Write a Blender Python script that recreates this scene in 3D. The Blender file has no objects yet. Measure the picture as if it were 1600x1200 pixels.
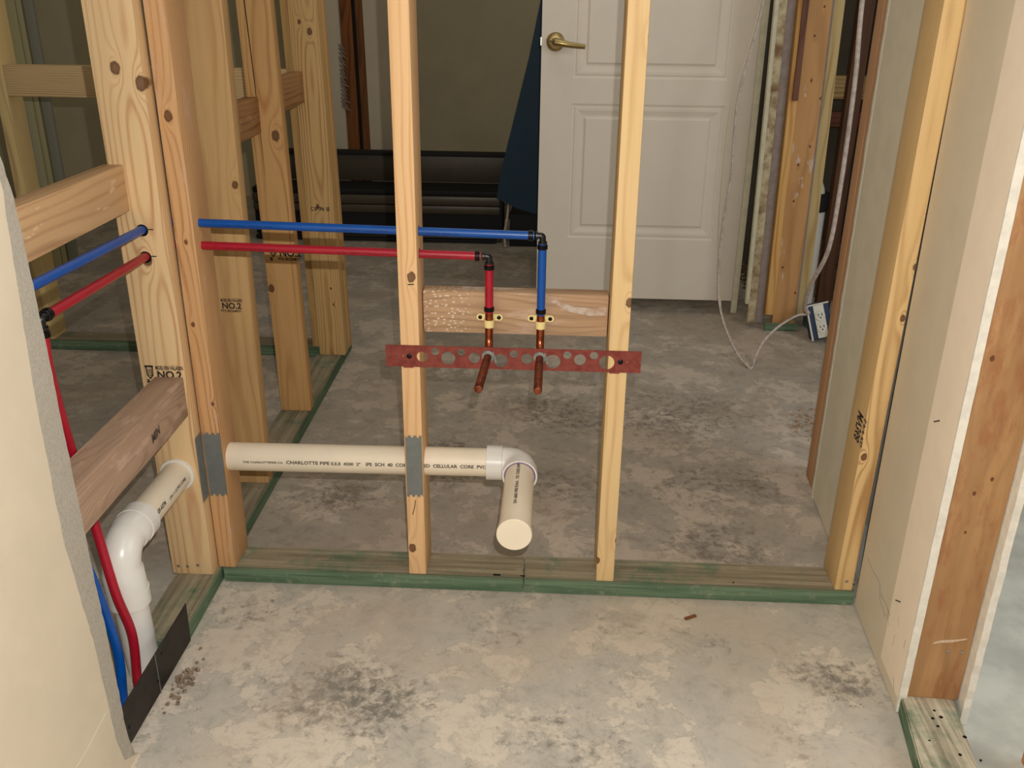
import bpy, bmesh, math, random
from mathutils import Vector, Matrix, Euler
random.seed(7)
S = bpy.context.scene
C = S.collection
def R(d): return math.radians(d)
def srgb(r, g, b):
    f = lambda c: (c/255/12.92) if c/255 <= .04045 else ((c/255+.055)/1.055)**2.4
    return (f(r), f(g), f(b), 1)

# ---------------------------------------------------------------- camera
cam_d = bpy.data.cameras.new('camera'); cam = bpy.data.objects.new('camera', cam_d); C.objects.link(cam)
yaw, pitch, roll, F = -0.0432393548, 0.401491505, 0.0120404811, 1454.64107
fw = Vector((math.sin(yaw)*math.cos(pitch), math.cos(yaw)*math.cos(pitch), -math.sin(pitch)))
rt = Vector((math.cos(yaw), -math.sin(yaw), 0)); up = rt.cross(fw)
c_, s_ = math.cos(roll), math.sin(roll)
r2, u2 = c_*rt + s_*up, -s_*rt + c_*up
M = Matrix((r2, u2, -fw)).transposed().to_4x4(); M.translation = Vector((0.292489110, -1.69109682, 1.21280051))
cam.matrix_world = M
cam_d.sensor_width = 36; cam_d.lens = F/1600*36; cam_d.clip_start = .02; cam_d.clip_end = 60
S.camera = cam

# ---------------------------------------------------------------- light
S.view_settings.view_transform = 'Standard'; S.view_settings.look = 'None'
S.view_settings.gamma = 1; S.view_settings.use_curve_mapping = False
S.view_settings.exposure = 0.0
w = bpy.data.worlds.new('world'); S.world = w; w.use_nodes = True
bg = w.node_tree.nodes['Background']; bg.inputs[0].default_value = (1.0, .90, .70, 1); bg.inputs[1].default_value = .13
def lamp(name, kind, loc, energy, col, **k):
    d = bpy.data.lights.new(name, kind); o = bpy.data.objects.new(name, d); C.objects.link(o)
    o.location = loc; d.energy = energy; d.color = col
    for a, b in k.items(): setattr(d, a, b)
    return o
# the phone's own flash, 2 cm right of and 6 cm above the lens
fl = M.translation + r2*.026 + u2*.066 
flash = lamp('phone_flash', 'POINT', fl, 76, (1.0, .965, .92), shadow_soft_size=.004)
# added unseen overhead fill, front and rear; cool daylight from the next room
def area(name, loc, rot, energy, col, size):
    o = lamp(name, 'AREA', loc, energy, col, shape='SQUARE', size=size); o.rotation_euler = rot; return o
area('ambient_fill_front', (.4, -1.2, 2.35), (0, 0, 0), 6.5, (1.0, .93, .82), 1.0)
area('ambient_fill_rear', (.3, 1.4, 2.4), (0, 0, 0), 6.5, (1.0, .92, .80), 1.2)
area('next_room_window', (2.6, -.6, 1.7), (0, R(70), 0), 26, (.94, .97, 1.0), 1.2)

# ---------------------------------------------------------------- helpers
def link(name, me, mat, parent=None):
    o = bpy.data.objects.new(name, me); C.objects.link(o)
    if mat is not None: me.materials.append(mat)
    if parent is not None: o.parent = parent
    return o
def tag(o, label, cat, group=None, kind=None):
    o['label'] = label; o['category'] = cat
    if group: o['group'] = group
    if kind: o['kind'] = kind
    return o
def struct(o): o['kind'] = 'structure'; return o
def empty(name, loc, label, cat, group=None):
    o = bpy.data.objects.new(name, None); C.objects.link(o); o.location = loc; o.empty_display_size = .05
    return tag(o, label, cat, group)
def shade(me, ang=35):
    bm = bmesh.new(); bm.from_mesh(me)
    for f in bm.faces: f.smooth = True
    for e in bm.edges:
        e.smooth = not (len(e.link_faces) == 2 and e.calc_face_angle(0) > R(ang)) and len(e.link_faces) == 2
    bm.to_mesh(me); bm.free(); return me
def bm_me(name, bm, smooth=False):
    bmesh.ops.recalc_face_normals(bm, faces=bm.faces)
    me = bpy.data.meshes.new(name); bm.to_mesh(me); bm.free()
    if smooth: shade(me)
    return me
def at(o, world):                       # put a child at a world position when its parent only carries a translation
    p = Vector(world)
    q = o.parent
    while q: p -= q.location; q = q.parent
    o.location = p; return o
def box_bm(bm, lo, hi, lean=(0, 0), bev=0, segs=2):
    v = [bm.verts.new((x + lean[0]*(z-lo[2]), y + lean[1]*(z-lo[2]), z)) for z in (lo[2], hi[2]) for y in (lo[1], hi[1]) for x in (lo[0], hi[0])]
    fs = [bm.faces.new([v[i] for i in q]) for q in ((0,2,3,1),(4,5,7,6),(0,1,5,4),(2,6,7,3),(0,4,6,2),(1,3,7,5))]
    if bev:
        es = list({e for f in fs for e in f.edges})
        bmesh.ops.bevel(bm, geom=es, offset=bev, segments=segs, affect='EDGES', profile=.6)
    return fs
def beam(name, lo, hi, mat, lean=0, bev=.0028, parent=None, rot=0, wob=0, seed=0):
    """squared timber with eased edges; origin at the centre of its low end"""
    c = Vector(((lo[0]+hi[0])/2, (lo[1]+hi[1])/2, lo[2]))
    bm = bmesh.new()
    l = Vector(lo)-c; h = Vector(hi)-c
    box_bm(bm, l, h, (0, 0), bev)
    d = h-l; ax = max(range(3), key=lambda i: d[i])
    n = max(2, int(d[ax]/.06))
    for k in range(1, n):
        co = Vector((0, 0, 0)); co[ax] = l[ax]+d[ax]*k/n
        no = Vector((0, 0, 0)); no[ax] = 1
        bmesh.ops.bisect_plane(bm, geom=bm.verts[:]+bm.edges[:]+bm.faces[:], plane_co=co, plane_no=no)
    rr = random.Random(seed+hash(name) % 7 if False else seed)
    ph = [rr.uniform(0, 6.28) for _ in range(4)]
    for v in bm.verts:
        t = (v.co[ax]-l[ax])
        off = wob*(math.sin(t*2.2+ph[0])+.5*math.sin(t*5.1+ph[1])); off2 = wob*(math.sin(t*1.7+ph[2]))
        o = [0, 0, 0]; o[(ax+1) % 3] = off; o[(ax+2) % 3] = off2
        v.co += Vector(o)
        v.co.x += lean*(v.co.z-l.z)
    me = bm_me(name, bm, True)
    ob = link(name, me, mat, parent)
    if parent: at(ob, c)
    else: ob.location = c
    ob.rotation_euler.z = rot
    return ob
def sweep(bm, pts, rad, n=16, caps=True, flat=1.0):
    pts = [Vector(p) for p in pts]
    rs = rad if isinstance(rad, (list, tuple)) else [rad]*len(pts)
    T = []
    for i in range(len(pts)):
        a = pts[max(0, i-1)]; b = pts[min(len(pts)-1, i+1)]
        T.append((b-a).normalized())
    u = T[0].orthogonal().normalized()
    rings = []
    for i, p in enumerate(pts):
        u = (u-T[i]*u.dot(T[i])).normalized(); v = T[i].cross(u)
        rings.append([bm.verts.new(p+(u*math.cos(2*math.pi*k/n)+v*math.sin(2*math.pi*k/n)*flat)*rs[i]) for k in range(n)])
    for a, b in zip(rings, rings[1:]):
        for k in range(n): bm.faces.new((a[k], a[(k+1) % n], b[(k+1) % n], b[k]))
    if caps: bm.faces.new(rings[0][::-1]); bm.faces.new(rings[-1])
def tube(name, pts, rad, mat, parent, n=20, caps=True, origin=None):
    o0 = Vector(origin if origin else pts[0]); bm = bmesh.new()
    sweep(bm, [Vector(p)-o0 for p in pts], rad, n, caps)
    ob = link(name, bm_me(name, bm, True), mat, parent)
    if parent: at(ob, o0)
    else: ob.location = o0
    return ob
def spline(pts, n=10):
    P = [Vector(p) for p in pts]; out = []
    P = [2*P[0]-P[1]]+P+[2*P[-1]-P[-2]]
    for i in range(1, len(P)-2):
        for k in range(n):
            t = k/n; a, b, c, d = P[i-1:i+3]
            out.append(.5*((2*b)+(c-a)*t+(2*a-5*b+4*c-d)*t*t+(3*b-a-3*c+d)*t**3))
    out.append(P[-2]); return out
def arc(a, corner, b, r, n=8):
    """polyline a -> rounded corner -> b"""
    a, c, b = Vector(a), Vector(corner), Vector(b)
    d1 = (a-c).normalized(); d2 = (b-c).normalized()
    ang = d1.angle(d2); t = r/math.tan(ang/2)
    p1 = c+d1*t; p2 = c+d2*t
    cen = c+(d1+d2).normalized()*(r/math.sin(ang/2))
    out = [a]
    for k in range(n+1):
        th = (math.pi-ang)*k/n; e1 = (p1-cen).normalized(); e2 = -d1
        out.append(cen+(e1*math.cos(th)+e2*math.sin(th))*r)
    return out+[b]
def dots(name, parent, pts, mat, r, d=(0, -1, 0), l=.0012, n=12):
    for p in pts:
        p = Vector(p); rr = p[3] if len(p) > 3 else r; p = p.to_3d(); q = Vector(d)
        tube(name, [p-q*.0006, p+q*l*.6, p+q*l], [rr, rr, rr*.75], mat, parent, n=n)
def ring_pts(p, d, l): return [Vector(p), Vector(p)+Vector(d).normalized()*l]
def plate_curve(name, outline, holes, thick, mat, parent=None, axis='XZ'):
    """flat sheet with real holes; outline and holes in metres in the sheet's plane"""
    bm = bmesh.new(); th = thick/2; loops = [outline]
    for (x, y, r) in holes:
        n = 28 if r > .004 else 12
        loops.append([(x+r*math.cos(2*math.pi*k/n), y+r*math.sin(2*math.pi*k/n)) for k in range(n)])
    for pts in loops:
        vs = [bm.verts.new((p[0], p[1], -th)) for p in pts]
        for a, b in zip(vs, vs[1:]+vs[:1]): bm.edges.new((a, b))
    bmesh.ops.triangle_fill(bm, use_beauty=True, use_dissolve=False, edges=bm.edges[:], normal=(0, 0, 1))
    ex = bmesh.ops.extrude_face_region(bm, geom=bm.faces[:])
    for v in ex['geom']:
        if isinstance(v, bmesh.types.BMVert): v.co.z = th
    for v in bm.verts:
        x, y, z = v.co
        v.co = {'XZ': (x, z, y), 'YZ': (z, x, y), 'XY': (x, y, z)}[axis]
    return link(name, bm_me(name, bm), mat, parent)
def drill(o, holes, th, axis='XZ'):
    bm = bmesh.new()
    for (x, z, r) in holes: sweep(bm, [(x, -th*3, z), (x, th*3, z)], r, 32 if r > .004 else 12)
    c = link('cutter', bm_me('cutter', bm), None); md = o.modifiers.new('b', 'BOOLEAN'); md.object = c; md.operation = 'DIFFERENCE'; md.solver = 'EXACT'
    dg = bpy.context.evaluated_depsgraph_get(); dg.update()
    me = bpy.data.meshes.new_from_object(o.evaluated_get(dg)); o.modifiers.clear(); m = o.data.materials[0]
    o.data = me; me.materials.clear(); me.materials.append(m); bpy.data.objects.remove(c)
_tc = {}
def text_verts(s, size, bold=0.0):
    key = (s, size, bold)
    if key not in _tc:
        cu = bpy.data.curves.new('t', 'FONT'); cu.body = s; cu.size = size; cu.resolution_u = 3; cu.offset = bold
        t = bpy.data.objects.new('t', cu); C.objects.link(t)
        dg = bpy.context.evaluated_depsgraph_get(); dg.update()
        me = bpy.data.meshes.new_from_object(t.evaluated_get(dg)); bpy.data.objects.remove(t)
        _tc[key] = ([v.co.copy() for v in me.vertices], [tuple(p.vertices) for p in me.polygons])
    return _tc[key]
def lettering(name, lines, mat, parent, fn, origin):
    """lines: (text, height, u0, v0, width or None); fn maps (u,v) to a world point"""
    V, Fc = [], []
    for (s, size, u0, v0, wd) in lines:
        vs, fs = text_verts(s, size, size*.035)
        mx = max(v.x for v in vs); k = (wd/mx) if wd else 1
        b = len(V)
        V += [Vector(fn(u0+v.x*k, v0+v.y))-Vector(origin) for v in vs]; Fc += [tuple(b+i for i in f) for f in fs]
    me = bpy.data.meshes.new(name); me.from_pydata([tuple(v) for v in V], [], Fc)
    o = link(name, me, mat, parent)
    return at(o, origin) if parent else o

# ---------------------------------------------------------------- materials
def mat_new(name):
    m = bpy.data.materials.new(name); m.use_nodes = True
    nt = m.node_tree; return m, nt, nt.nodes['Principled BSDF']
class NB:
    def __init__(s, nt): s.nt = nt
    def n(s, t, **k):
        x = s.nt.nodes.new(t)
        for a, b in k.items(): setattr(x, a, b)
        return x
    def l(s, a, b): s.nt.links.new(a, b)
    def math(s, op, a, b=None, c=None, clamp=False):
        x = s.n('ShaderNodeMath', operation=op, use_clamp=clamp)
        for i, v in enumerate((a, b, c)):
            if v is None: continue
            if isinstance(v, (int, float)): x.inputs[i].default_value = v
            else: s.l(v, x.inputs[i])
        return x.outputs[0]
    def vmath(s, op, a, b=None):
        x = s.n('ShaderNodeVectorMath', operation=op)
        for i, v in enumerate((a, b)):
            if v is None: continue
            if isinstance(v, (tuple, list)): x.inputs[i].default_value = v
            else: s.l(v, x.inputs[i])
        return x.outputs['Value'] if op == 'LENGTH' else x.outputs[0]
    def noise(s, vec, scale, detail=4, rough=.55, dist=0):
        x = s.n('ShaderNodeTexNoise'); x.inputs['Scale'].default_value = scale; x.inputs['Detail'].default_value = detail
        x.inputs['Roughness'].default_value = rough; x.inputs['Distortion'].default_value = dist
        if vec is not None: s.l(vec, x.inputs['Vector'])
        return x.outputs['Fac']
    def mix(s, fac, a, b):
        x = s.n('ShaderNodeMix', data_type='RGBA')
        for i, v in ((0, fac), (6, a), (7, b)):
            if isinstance(v, (int, float, tuple)): x.inputs[i].default_value = v
            else: s.l(v, x.inputs[i])
        return x.outputs[2]
    def smooth(s, v, a, b):
        x = s.n('ShaderNodeMapRange', interpolation_type='SMOOTHSTEP'); s.l(v, x.inputs[0])
        x.inputs[1].default_value = a; x.inputs[2].default_value = b; return x.outputs[0]
    def bump(s, h, strength, dist, bsdf):
        x = s.n('ShaderNodeBump'); x.inputs['Strength'].default_value = strength; x.inputs['Distance'].default_value = dist
        s.l(h, x.inputs['Height']); s.l(x.outputs[0], bsdf.inputs['Normal'])
def wood(name, base, dark, axis='Z', knots=(), pith=(.03, .16), ring=.0075, contrast=.55, wav=.012, rough=.62, seed=0.,
         dirt=None, dirt_amt=0., streak=.25, specks=0.):
    base = (base[0]*.93, base[1]*.985, base[2]*.93, 1); dark = (dark[0]*.93, dark[1], dark[2]*.95, 1)
    m, nt, b = mat_new(name); N = NB(nt)
    tc = N.n('ShaderNodeTexCoord'); v = tc.outputs['Object']
    sp = N.n('ShaderNodeSeparateXYZ'); N.l(v, sp.inputs[0]); X, Y, Z = sp.outputs
    if axis == 'Y': X, Y, Z = X, Z, Y
    if axis == 'X': X, Y, Z = Z, Y, X
    cb = N.n('ShaderNodeCombineXYZ'); N.l(X, cb.inputs[0]); N.l(Y, cb.inputs[1]); N.l(Z, cb.inputs[2]); P = cb.outputs[0]
    lo = N.vmath('ADD', N.vmath('MULTIPLY', P, (6, 6, 1.3)), (seed, seed*1.7, seed*.3))
    n1 = N.noise(lo, 1.0, 2, .5); lo2 = N.vmath('ADD', lo, (31, 17, 5)); n2 = N.noise(lo2, 1.0, 2, .5)
    xx = N.math('ADD', X, N.math('MULTIPLY_ADD', n1, wav*4, pith[0]-wav*2)); yy = N.math('ADD', Y, N.math('MULTIPLY_ADD', n2, wav*4, pith[1]-wav*2))
    r = N.math('SQRT', N.math('ADD', N.math('MULTIPLY', xx, xx), N.math('MULTIPLY', yy, yy)))
    km = None
    for (kx, ky, kz, kr) in knots:
        d = N.vmath('SUBTRACT', P, (kx, ky, kz)); dl = N.vmath('LENGTH', N.vmath('MULTIPLY', d, (1/kr, .25/kr, .72/kr)))
        far = N.vmath('LENGTH', N.vmath('MULTIPLY', d, (1/kr, .25/kr, .38/kr)))
        r = N.math('ADD', r, N.math('DIVIDE', kr*1.9, N.math('ADD', N.math('MULTIPLY', far, far), .7)))
        dn = N.math('ADD', dl, N.math('MULTIPLY', N.math('SUBTRACT', N.noise(P, 140, 2), .5), .5))
        q = N.smooth(dn, 1.0, .72); core = N.math('MULTIPLY', q, N.math('MULTIPLY_ADD', N.smooth(dl, .95, .3), -.12, 1))
        km = core if km is None else N.math('MAXIMUM', km, core)
    s = N.math('SINE', N.math('MULTIPLY', r, 2*math.pi/ring))
    s = N.math('POWER', N.math('MULTIPLY_ADD', s, .5, .5), 3.4)
    amp = N.smooth(N.noise(lo, 2.1, 2), .25, .75)
    s = N.math('MULTIPLY', s, N.math('MULTIPLY_ADD', amp, contrast*1.1, contrast*.5))
    fine = N.noise(N.vmath('MULTIPLY', P, (420, 420, 9)), 1, 3, .6)
    s = N.math('ADD', s, N.math('MULTIPLY', N.math('SUBTRACT', fine, .5), .6), clamp=True)
    col = N.mix(s, base, dark)
    big = N.smooth(N.noise(N.vmath('ADD', N.vmath('MULTIPLY', P, (22, 22, 1.6)), (seed*3, 0, 0)), 1, 3), .38, .68)
    mid = tuple(base[i]*.55+dark[i]*.45 for i in range(3))+(1,)
    col = N.mix(N.math('MULTIPLY', big, streak), col, mid)
    if dirt:
        dn = N.noise(N.vmath('MULTIPLY', P, (30, 30, 9)), 1, 5, .65); dm = N.smooth(dn, .60-dirt_amt*.3, .66)
        col = N.mix(N.math('MULTIPLY', dm, .75), col, dirt)
    if specks:
        vo = N.n('ShaderNodeTexVoronoi'); vo.inputs['Scale'].default_value = 1; N.l(N.vmath('MULTIPLY', P, (180, 180, 110)), vo.inputs['Vector'])
        sk = N.math('MULTIPLY', N.smooth(vo.outputs['Distance'], .38, .22), N.smooth(Z, -.07, -.12))
        col = N.mix(N.math('MULTIPLY', sk, .8), col, srgb(225, 208, 190))
    if km is not None: col = N.mix(N.math('MULTIPLY', km, .93), col, srgb(84, 46, 24))
    N.l(col, b.inputs['Base Color']); b.inputs['Roughness'].default_value = rough; b.inputs['Specular IOR Level'].default_value = .3
    N.bump(N.math('ADD', s, N.math('MULTIPLY', fine, .6)), .22, .0012, b)
    return m
def plain(name, col, rough=.5, metal=0, noise=0, ns=60, spec=.5, bump=0, bs=200, var=None):
    m, nt, b = mat_new(name); N = NB(nt)
    b.inputs['Roughness'].default_value = rough; b.inputs['Metallic'].default_value = metal; b.inputs['Specular IOR Level'].default_value = spec
    tc = N.n('ShaderNodeTexCoord'); v = tc.outputs['Object']
    if noise:
        d = var if var else tuple(c*(1-noise) for c in col[:3])+(1,)
        N.l(N.mix(N.smooth(N.noise(v, ns, 5, .6), .35, .7), col, d), b.inputs['Base Color'])
    else: b.inputs['Base Color'].default_value = col
    if bump: N.bump(N.noise(v, bs, 3), bump, .001, b)
    return m
PINE, PINED = srgb(226, 186, 134), srgb(190, 130, 78)
GOLD, GOLDD = srgb(212, 166, 108), srgb(168, 112, 62)
m_orange = lambda **k: wood('orange_fir', srgb(216, 150, 92), srgb(158, 84, 36), **k)
m_conc, nt, b = mat_new('concrete'); N = NB(nt)
tc = N.n('ShaderNodeTexCoord'); P = tc.outputs['Object']
warp = N.n('ShaderNodeTexNoise'); warp.inputs['Scale'].default_value = 3.2; warp.inputs['Detail'].default_value = 3; N.l(P, warp.inputs['Vector'])
PW = N.vmath('ADD', P, N.vmath('MULTIPLY', N.vmath('SUBTRACT', warp.outputs['Color'], (.5, .5, .5)), (.16, .16, .16)))
na = N.noise(PW, 5.5, 9, .68, .1); nb = N.noise(N.vmath('ADD', PW, (9, 4, 0)), 16, 9, .74, .2); nc = N.noise(P, 90, 5, .7)
sep = N.n('ShaderNodeSeparateXYZ'); N.l(P, sep.inputs[0])
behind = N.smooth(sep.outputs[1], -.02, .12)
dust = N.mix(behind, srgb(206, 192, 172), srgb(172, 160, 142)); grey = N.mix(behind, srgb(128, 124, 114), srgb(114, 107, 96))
blob = None
for (bx, by, br, st) in ((-.06, -.33, .17, 1), (-.30, -.10, .10, .55), (.87, -.24, .11, .8), (.70, .97, .30, .7), (.32, .96, .22, .7), (0, .6, .2, .75),
                         (.34, .48, .18, .6), (.75, .5, .2, .6), (.70, .22, .16, .7), (-.25, .37, .14, .8), (.45, -.1, .1, .4), (.35, -.42, .14, .45), (.62, -.16, .08, .5), (.1, 1.4, .3, .4), (.75, -.42, .1, .5), (.2, -.15, .1, .35)):
    d = N.vmath('LENGTH', N.vmath('MULTIPLY', N.vmath('SUBTRACT', PW, (bx, by, 0)), (1/br, 1.3/br, 0)))
    q = N.math('MULTIPLY', N.smooth(d, 1.35, .25), st); blob = q if blob is None else N.math('MAXIMUM', blob, q)
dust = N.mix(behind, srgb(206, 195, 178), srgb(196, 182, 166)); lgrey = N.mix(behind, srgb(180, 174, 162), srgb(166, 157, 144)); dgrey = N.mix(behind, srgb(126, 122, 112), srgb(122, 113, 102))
f1 = N.noise(PW, 4.2, 8, .66, .1); f2 = N.noise(N.vmath('ADD', P, (5, 1, 0)), 38, 7, .75, .3)
t1 = N.math('ADD', f1, N.math('MULTIPLY', N.math('SUBTRACT', nb, .5), .45))
slur = N.math('ADD', N.math('MULTIPLY', N.smooth(t1, .455, .485), .7), N.math('MULTIPLY', N.smooth(t1, .49, .62), .3))
col = N.mix(slur, dust, lgrey)
t2 = N.math('ADD', N.math('ADD', N.math('MULTIPLY', na, .75), N.math('MULTIPLY', blob, .30)), N.math('MULTIPLY', N.math('SUBTRACT', f2, .5), .9))
col = N.mix(N.math('MULTIPLY', N.smooth(t2, .44, .82), .95), col, dgrey)
gr = N.smooth(N.math('ADD', f2, N.math('MULTIPLY', blob, .22)), .60, .80)
col = N.mix(N.math('MULTIPLY', gr, .55), col, srgb(96, 92, 84))
f3 = N.noise(N.vmath('ADD', P, (1, 7, 0)), 21, 9, .8, .5)
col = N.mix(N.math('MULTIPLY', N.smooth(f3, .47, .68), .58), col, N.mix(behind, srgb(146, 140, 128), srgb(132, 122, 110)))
out_ = N.math('SUBTRACT', 1, N.math('ABSOLUTE', N.math('MULTIPLY', N.math('SUBTRACT', t1, .478), 60)), clamp=True)
col = N.mix(N.math('MULTIPLY', N.math('MULTIPLY', out_, N.smooth(f2, .45, .6)), .5), col, srgb(128, 121, 108))
wav = N.n('ShaderNodeTexWave'); wav.inputs['Scale'].default_value = 9; wav.inputs['Distortion'].default_value = 14; wav.inputs['Detail'].default_value = 4; N.l(P, wav.inputs['Vector'])
col = N.mix(N.math('MULTIPLY', N.smooth(wav.outputs['Fac'], .0, .10), .0), col, dgrey)
col = N.mix(N.math('MULTIPLY', N.smooth(nc, .60, .8), .6), col, srgb(120, 112, 100))
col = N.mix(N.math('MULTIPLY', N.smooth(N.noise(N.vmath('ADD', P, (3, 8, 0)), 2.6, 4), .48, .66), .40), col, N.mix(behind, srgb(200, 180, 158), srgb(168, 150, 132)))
N.l(col, b.inputs['Base Color']); b.inputs['Roughness'].default_value = .88; b.inputs['Specular IOR Level'].default_value = .2
N.bump(N.math('ADD', nb, N.math('MULTIPLY', nc, .5)), .35, .004, b)
m_floor2 = plain('painted_concrete', srgb(200, 200, 188), .6, noise=.2, ns=7, var=srgb(172, 172, 162))
def sillmat(name, axis, top=srgb(158, 146, 122)):
    m, nt, b = mat_new(name); N = NB(nt)
    tc = N.n('ShaderNodeTexCoord'); P = tc.outputs['Object']
    st = (3, 90, 90) if axis == 'X' else (90, 3, 90)
    g = N.noise(N.vmath('MULTIPLY', P, st), 1, 4, .6); pn = N.noise(P, 11, 6, .7)
    ge = N.n('ShaderNodeNewGeometry'); sp = N.n('ShaderNodeSeparateXYZ'); N.l(ge.outputs['Normal'], sp.inputs[0])
    green = N.mix(N.smooth(g, .3, .7), srgb(112, 134, 108), srgb(74, 98, 74))
    worn = N.mix(N.math('MULTIPLY', N.smooth(g, .35, .68), .75), top, srgb(112, 100, 80))
    topm = N.math('MULTIPLY', N.smooth(sp.outputs[2], .55, .8), N.smooth(pn, .28, .56))
    col = N.mix(topm, green, worn)
    col = N.mix(N.math('MULTIPLY', N.smooth(N.noise(P, 26, 5, .7), .56, .72), .35), col, srgb(186, 178, 156))
    N.l(col, b.inputs['Base Color']); b.inputs['Roughness'].default_value = .8; b.inputs['Specular IOR Level'].default_value = .2
    N.bump(g, .3, .001, b); return m
m_sillX, m_sillY = sillmat('treated_sill_x', 'X'), sillmat('treated_sill_y', 'Y')
m_sillD = sillmat('treated_sill_doorway', 'Y', srgb(196, 186, 162))
m_cream = plain('cream_paint', srgb(211, 197, 172), .6, noise=.06, ns=9, bump=.12, bs=140, spec=.3)
m_cream2 = plain('cream_paint_right', srgb(214, 201, 177), .65, noise=.06, ns=9, bump=.12, bs=140, spec=.3)
m_strip = plain('olive_strip', srgb(176, 168, 126), .8)
m_green = plain('pale_green_board', srgb(216, 208, 186), .7, noise=.07, ns=12, spec=.2)
m_skim = plain('skim_coat', srgb(242, 226, 204), .7, noise=.05, ns=14, spec=.2)
m_gyp = plain('gypsum_core', srgb(178, 170, 156), .95, noise=.5, ns=240, bump=.35, bs=320, var=srgb(164, 156, 142), spec=.1)
m_gypw = plain('gypsum_edge_white', srgb(226, 220, 206), .9, noise=.12, ns=60, bump=.7, bs=260, spec=.1)
m_backwall = plain('olive_grey_paint', srgb(190, 178, 146), .8, noise=.08, ns=5, spec=.2)
m_doorp = plain('door_paint', srgb(226, 216, 200), .5, noise=.03, ns=8, bump=.1, bs=120, spec=.35)
m_blue = plain('blue_pex', srgb(0, 76, 158), .33, noise=.12, ns=30)
m_red = plain('red_pex', srgb(164, 16, 40), .36, noise=.12, ns=30)
m_blk = plain('black_poly_fitting', srgb(16, 16, 18), .35)
m_ring = plain('black_crimp_ring', srgb(24, 20, 20), .3, metal=.7)
m_cu = plain('copper', srgb(176, 100, 68), .3, metal=1, noise=.5, ns=45, var=srgb(140, 66, 40))
m_cud = plain('tarnished_copper', srgb(150, 84, 60), .42, metal=1, noise=.5, ns=90, var=srgb(92, 46, 34))
m_brk = plain('copper_plated_bracket', srgb(140, 66, 56), .5, metal=.35, noise=.2, ns=60, var=srgb(120, 48, 40))
m_solder = plain('solder_flux', srgb(170, 172, 166), .5, metal=.4, noise=.4, ns=300, var=srgb(110, 132, 124))
m_clamp = plain('cream_nylon_clamp', srgb(236, 216, 148), .45)
m_screw = plain('black_screw', srgb(22, 20, 20), .4, metal=.6)
m_nail = plain('bright_nail', srgb(190, 188, 180), .3, metal=.9)
m_pvc = plain('white_pvc', srgb(232, 218, 194), .4, noise=.05, ns=14)
m_pvcf = plain('white_pvc_fitting', srgb(226, 222, 214), .3, noise=.04, ns=20)
m_primer = plain('purple_primer', srgb(112, 84, 138), .5)
m_ink = plain('print_ink', srgb(40, 34, 34), .7); m_ink2 = plain('pipe_ink', srgb(78, 68, 62), .7)
m_rink = plain('pex_ink_red', srgb(110, 10, 30), .5); m_bink = plain('pex_ink_blue', srgb(0, 40, 104), .5)
m_steel = plain('galvanised_plate', srgb(134, 138, 136), .5, metal=.5, noise=.12, ns=50)
m_bplate = plain('blackened_steel', srgb(46, 38, 32), .55, metal=.3, noise=.3, ns=30, var=srgb(30, 25, 22))
m_brass = plain('antique_brass', srgb(166, 146, 98), .3, metal=1, noise=.2, ns=30)
m_teal = plain('dark_teal_panel', srgb(0, 50, 74), .6, noise=.2, ns=8)
m_bench = plain('dark_grey_metal', srgb(78, 70, 56), .4, metal=.2, noise=.15, ns=10)
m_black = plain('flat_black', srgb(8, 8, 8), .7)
m_cable = plain('white_cable', srgb(206, 192, 182), .5, noise=.15, ns=60, var=srgb(170, 158, 150))
m_cable2 = plain('thin_cream_cable', srgb(206, 196, 170), .5)
m_trimw = plain('old_white_trim', srgb(206, 200, 172), .6, noise=.15, ns=30)
m_mottle = plain('peeling_cream_brown', srgb(198, 186, 150), .8, noise=1, ns=18, var=srgb(124, 92, 62), bump=.6, bs=90)
m_grey = plain('grey_paper_edge', srgb(148, 134, 126), .9, noise=.2, ns=40)
m_soil = plain('rubble_soil', srgb(104, 82, 62), .95, noise=.6, ns=16, bump=1, bs=60, var=srgb(60, 46, 34))
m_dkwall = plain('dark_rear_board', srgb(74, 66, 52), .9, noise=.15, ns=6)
m_deepbox = plain('navy_outlet_box', srgb(34, 52, 84), .5); m_outlet = plain('ivory_outlet', srgb(222, 218, 204), .4)

# ---------------------------------------------------------------- floors and walls (the setting)
def slab(name, lo, hi, mat, parts=1):
    bm = bmesh.new(); box_bm(bm, lo, hi); return struct(link(name, bm_me(name, bm), mat))
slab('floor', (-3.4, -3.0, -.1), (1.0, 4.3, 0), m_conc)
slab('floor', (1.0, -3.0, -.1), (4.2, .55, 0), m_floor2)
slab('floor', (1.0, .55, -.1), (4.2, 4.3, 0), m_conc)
slab('wall_back', (-3.4, 4.05, 0), (2.6, 4.15, 2.4), m_backwall)
slab('wall_far_left', (-3.45, .9, 0), (-3.35, 4.1, 2.4), m_backwall)
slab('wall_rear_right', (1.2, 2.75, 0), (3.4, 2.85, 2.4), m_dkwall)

def jag(n, a, seed):
    r = random.Random(seed); out = []; x = 0
    for i in range(n):
        x = .25*x+r.uniform(-a, a)*.7; out.append(x)
    return out
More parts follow.
